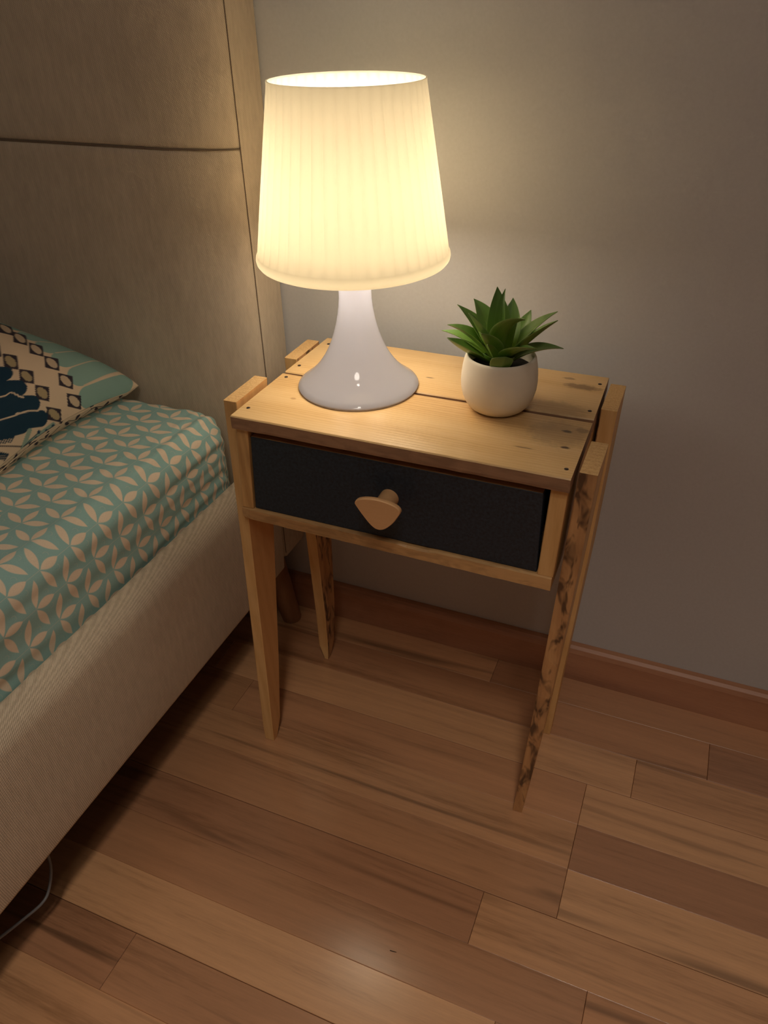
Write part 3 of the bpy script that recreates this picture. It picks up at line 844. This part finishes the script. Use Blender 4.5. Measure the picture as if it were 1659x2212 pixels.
# pillow with printed case
def pillow():
    xc, hx, hy = -.625, .355, .245
    yc = .1745 - hy
    Tt, pw, ex, zs0, kx = .135, .4, 2.4, .412, -.02
    def dens(n0, n1, lo):
        al = np.linspace(0, 1, n1)
        pos = 1 - (1 - al) ** 2.5
        neg = -(1 - (1 - np.linspace(0, 1, n0)) ** 2.5)[::-1]
        return np.concatenate([neg[:-1], pos])
    a = dens(200, 330, 0); b = dens(150, 260, 0)
    A, B = np.meshgrid(a, b)
    x = xc + hx * A * (1 + kx * (1 - B * B)); y = yc + hy * B * (1 - .05 * (1 - A * A))
    S = np.clip((1 - np.abs(A) ** ex) * (1 - np.abs(B) ** ex), 0, 1) ** pw
    zs = zs0 - .0032 * np.clip((.1 - B) / .8, 0, 1) + .013 * np.clip(1 - ((B - .40) / .5) ** 2, 0, 1)
    zt = zs + Tt * S
    # soft folds running down towards the corner
    fold = .0035 * np.sin(38 * (x * .55 + y * .9) + 2.2 * np.sin(9 * y)) * np.clip(S, 0, 1) * np.clip((A - .1) * 2, 0, 1)
    zt = zt + fold
    zbm = np.maximum(.4068, zs - .05 * S)
    u, v = x - (zt - fold), y
    U, V = u, v
    # --- print on the upper face
    cream = np.array((.70, .555, .405)); lt = np.array((.250, .400, .360)); dk = np.array((.040, .032, .045)); navy = np.array((.012, .040, .072)); olive = np.array((.40, .32, .19))
    Cc = np.ones(u.shape + (3,)) * cream
    px = .0006
    def put(sd, c, op=1.0):
        m = np.clip(.5 - sd / px, 0, 1)[..., None] * op
        Cc[:] = Cc * (1 - m) + np.array(c) * m
    def cap(p0, p1, r):
        d = np.array(p1) - np.array(p0); L2 = max(d @ d, 1e-12)
        h = np.clip(((U - p0[0]) * d[0] + (V - p0[1]) * d[1]) / L2, 0, 1)
        return np.hypot(U - p0[0] - h * d[0], V - p0[1] - h * d[1]) - r
    LOBES = [((-0.7102, 0.0868), (-0.6984, 0.1535), .0160), ((-0.7463, 0.0911), (-0.7352, 0.20), .0182), ((-0.7854, 0.0933), (-0.768, 0.20), .0185), ((-0.8212, 0.0949), (-0.792, 0.20), .0180), ((-0.8577, 0.099), (-0.828, 0.20), .0180), ((-0.897, 0.1016), (-0.868, 0.20), .0180), ((-0.935, .105), (-.905, .2), .016)]
    LOBES += [((-.935 - .038 * k, .105), (-.905 - .036 * k, .2), .0178) for k in range(1, 10)]
    for p0, p1, r in LOBES:
        put(cap(p0, p1, r), lt)
    for (p0, p1, r), (q0, q1, r2) in zip(LOBES[:-1], LOBES[1:]):
        m0 = ((p0[0] + q0[0]) / 2, (p0[1] + q0[1]) / 2); m1 = ((p1[0] + q1[0]) / 2, max(p1[1], q1[1]))
        put(cap(m0, m1, .0011), cream * .92)
    SQ = [((-0.8873, 0.0812), (-0.8808, 0.0861), (-0.8731, 0.0677)), ((-0.8551, 0.0753), (-0.8489, 0.0802), (-0.8431, 0.0644)), ((-0.8217, 0.0735), (-0.8154, 0.0788), (-0.8116, 0.0648)), ((-0.7865, 0.0711), (-0.7801, 0.0771), (-0.7772, 0.0643)), ((-0.7488, 0.0679), (-0.7421, 0.0744), (-0.7406, 0.063)), ((-0.7152, 0.064), (-0.7092, 0.0718), (-0.7077, 0.0612)), ((-0.8165, 0.025), (-0.8099, 0.0299), (-0.8068, 0.0183)), ((-0.7821, 0.0247), (-0.7762, 0.0304), (-0.7741, 0.0195)), ((-0.7483, 0.0274), (-0.7427, 0.0337), (-0.7403, 0.0229)), ((-0.7138, 0.0288), (-0.7081, 0.0365), (-0.707, 0.0266))]
    for k in range(1, 11):
        for cu, cv in ((-.8873, .0812), (-.8165, .025)):
            cc_ = (cu - .0345 * k, cv + (.0015 * k if cv > .05 else 0)); SQ.append((cc_, (cc_[0] + .0065, cc_[1] + .0049), (cc_[0] + .0105, cc_[1] - .0075)))
    for c, e1, e2 in SQ:
        e1 = tuple(c[i] + (e1[i] - c[i]) * 1.18 for i in (0, 1)); e2 = tuple(c[i] + (e2[i] - c[i]) * 1.18 for i in (0, 1))
        Mx = np.array([[e1[0] - c[0], e2[0] - c[0]], [e1[1] - c[1], e2[1] - c[1]]]); Mi = np.linalg.inv(Mx)
        s = Mi[0, 0] * (U - c[0]) + Mi[0, 1] * (V - c[1]); t = Mi[1, 0] * (U - c[0]) + Mi[1, 1] * (V - c[1])
        sc_ = .5 * (np.hypot(*Mx[:, 0]) + np.hypot(*Mx[:, 1]))
        put((np.maximum(np.abs(s), np.abs(t)) - 1) * sc_, dk)
        p_, q_ = (s + t) / 1.414, (s - t) / 1.414
        put((np.sqrt((p_ / .86) ** 2 + (q_ / .62) ** 2) - 1) * sc_ * .6, olive if c[1] < .03 else cream * .8)
    NV = [((-0.845, -0.03), (-0.805, 0.0041), .0125), ((-0.815, -0.045), (-0.7735, 0.0036), .0130), ((-0.79, -0.06), (-0.7427, 0.0067), .0120), ((-0.76, -0.09), (-0.7187, 0.0089), .0105), ((-0.745, -0.085), (-0.7240, -0.0186), .0100), ((-.775, -.09), (-.757, -.03), .018), ((-.81, -.09), (-.785, -.03), .02)]
    for p0, p1, r in NV: put(cap(p0, p1, r), navy)
    for VE in ([(-.80, -.06), (-0.7761, -0.0189), (-0.7738, -0.0068), (-0.7616, -0.0012), (-0.7569, 0.0025)], [(-.758, -.08), (-0.7474, -0.0378), (-0.742, -0.0209), (-0.7382, -0.0052), (-0.7295, 0.0097)]):
        VS = [(q.x, q.y) for q in smooth_path([(a_, b_, 0) for a_, b_ in VE], 6)]
        for p0, p1 in zip(VS[:-1], VS[1:]): put(cap(p0, p1, .0010), cream)
    WD = [(-0.7131, -0.012), (-0.7027, 0.0228), (-0.6906, 0.0254), (-0.6884, 0.013), (-0.6888, -0.0102), (-0.6991, -0.028)]
    root = (-0.6994, -0.0271)
    for p0 in WD[:5]: put(cap(root, p0, .0032), (.27, .37, .31))
    for q in [(-0.7013, 0.022), (-0.7006, 0.0106), (-0.7049, -0.0001), (-0.6955, 0.0197), (-0.6901, 0.0224), (-0.6955, 0.0049), (-0.6996, -0.0064), (-0.6897, 0.0138), (-0.6885, 0.0052), (-0.6925, -0.0038)]:
        put(cap(root, q, .0005), navy); put(cap(q, q, .0024), (.015, .055, .10))
    put(cap((-0.735, -0.085), (-0.7008, -0.0289), .0008), dk)
    for p0, p1 in [((-0.7247, -0.0511), (-0.7178, -0.0344)), ((-0.7092, -0.0589), (-0.7018, -0.0501))]:
        for k in range(6):
            f = k / 5; c0 = np.array(p0) * (1 - f) + np.array(p1) * f
            put(cap(c0, c0 + np.array((-.004, -.006)), .0009), navy); put(cap(c0, c0 + np.array((.004, -.006)), .0009), navy)
        put(cap(p0, p1, .0014), navy)
    # --- print on the underside: a wavy stem with paired leaves, seen along the right edge
    Cb = np.ones(u.shape + (3,)) * cream * .86
    ub = (zs - zbm) * 1.0 + (xc + hx - x) * .6
    wav = .011 + .004 * np.sin(y * 120)
    def putb(sd, c):
        m = np.clip(.5 - sd / px, 0, 1)[..., None]; Cb[:] = Cb * (1 - m) + np.array(c) * m
    putb(np.abs(ub - wav) - .0007, dk)
    for kq in range(14):
        yk = -.17 + kq * .026
        for sg in (-1, 1):
            wk = .011 + .004 * math.sin(yk * 120); t = (ub - wk) * sg / .010
            q = np.abs((y - yk) - sg * .004 - (ub - wk) * sg * .5)
            putb(-(4 * t * (1 - t) * .0035 - q), dk)
    m, n = A.shape
    vt = np.stack([x, y, zt], -1).reshape(-1, 3); vb = np.stack([x, y, np.minimum(zbm, zt - .0006)], -1).reshape(-1, 3)
    idx = np.arange(m * n).reshape(m, n)
    f1 = np.stack([idx[:-1, :-1], idx[:-1, 1:], idx[1:, 1:], idx[1:, :-1]], -1).reshape(-1, 4)
    f2 = f1[:, ::-1] + m * n
    rim = np.concatenate([idx[0, :], idx[1:, -1], idx[-1, -2::-1], idx[-2:0:-1, 0]])
    r2 = np.roll(rim, -1)
    f3 = np.stack([rim, rim + m * n, r2 + m * n, r2], -1)
    faces = np.concatenate([f1, f2, f3]); V3 = np.concatenate([vt, vb])
    me = bpy.data.meshes.new('pillowcase')
    me.vertices.add(len(V3)); me.vertices.foreach_set('co', V3.astype(np.float32).ravel())
    me.loops.add(faces.size); me.loops.foreach_set('vertex_index', faces.astype(np.int32).ravel())
    me.polygons.add(len(faces)); me.polygons.foreach_set('loop_start', np.arange(0, faces.size, 4, dtype=np.int32)); me.polygons.foreach_set('loop_total', np.full(len(faces), 4, dtype=np.int32))
    me.update(calc_edges=True); me.validate()
    me.polygons.foreach_set('use_smooth', np.ones(len(me.polygons), dtype=bool))
    at = me.color_attributes.new('print', 'FLOAT_COLOR', 'POINT')
    cc = np.concatenate([Cc.reshape(-1, 3), Cb.reshape(-1, 3)]); cc = np.concatenate([cc, np.ones((len(cc), 1))], 1)
    at.data.foreach_set('color', cc.astype(np.float32).ravel())
    M = Mat('printed_cotton'); an = M.n('ShaderNodeAttribute'); an.attribute_name = 'print'
    th = M.noise(M.coord('Object'), 900, 2, .6); M.bump(th, .15, .0004)
    me.materials.append(M.fin(an.outputs['Color'], .85, .2))
    o = bpy.data.objects.new('pillow', me); link(o)
    tag(o, 'pillow in a cream case printed with teal and navy leaves', 'pillow')
    # piped seam around the edge
    bb = np.linspace(-1, 1, 60)
    pts = [(xc + hx, yc + hy * q, zs0 - .0032 * min(1, max(0, (.1 - q) / .8)) + .013 * max(0, 1 - ((q - .40) / .5) ** 2)) for q in bb]
    pts += [(xc + hx * q, yc + hy, zs0) for q in np.linspace(1, -1, 40)[1:]]
    tube('edge_seam', pts, .0006, plain('seam_cream', (.55, .43, .31), .85), o, 6)
pillow()

# ------------------------------------------------------------------ small things
cb = tube('cable', smooth_path([(-.150, -.262, .1205), (-.122, -.284, .112), (-.112, -.2924, .080), (-.110, -.306, .0552), (-.110, -.3196, .0486), (-.110, -.3459, .0592), (-.110, -.3699, .0708), (-.116, -.43, .095), (-.150, -.50, .1205)], 8),
          .0016, plain('grey_cable', (.16, .155, .16), .5), n=8)
tag(cb, 'thin grey cable hanging in a loop under the bed frame', 'cable')
sp_ = mesh('wood_splinter', [(.2462, -.2036, .0), (.2535, -.2027, .0), (.2538, -.2034, .0002), (.2466, -.2043, .0), (.2470, -.2037, .0011), (.2530, -.2031, .0009)],
           [(0, 1, 5, 4), (1, 2, 5), (2, 3, 4, 5), (3, 0, 4), (0, 3, 2, 1)], plain('splinter_dark', (.03, .018, .012), .8))
tag(sp_, 'tiny dark splinter lying on the floor in front of the table', 'splinter')
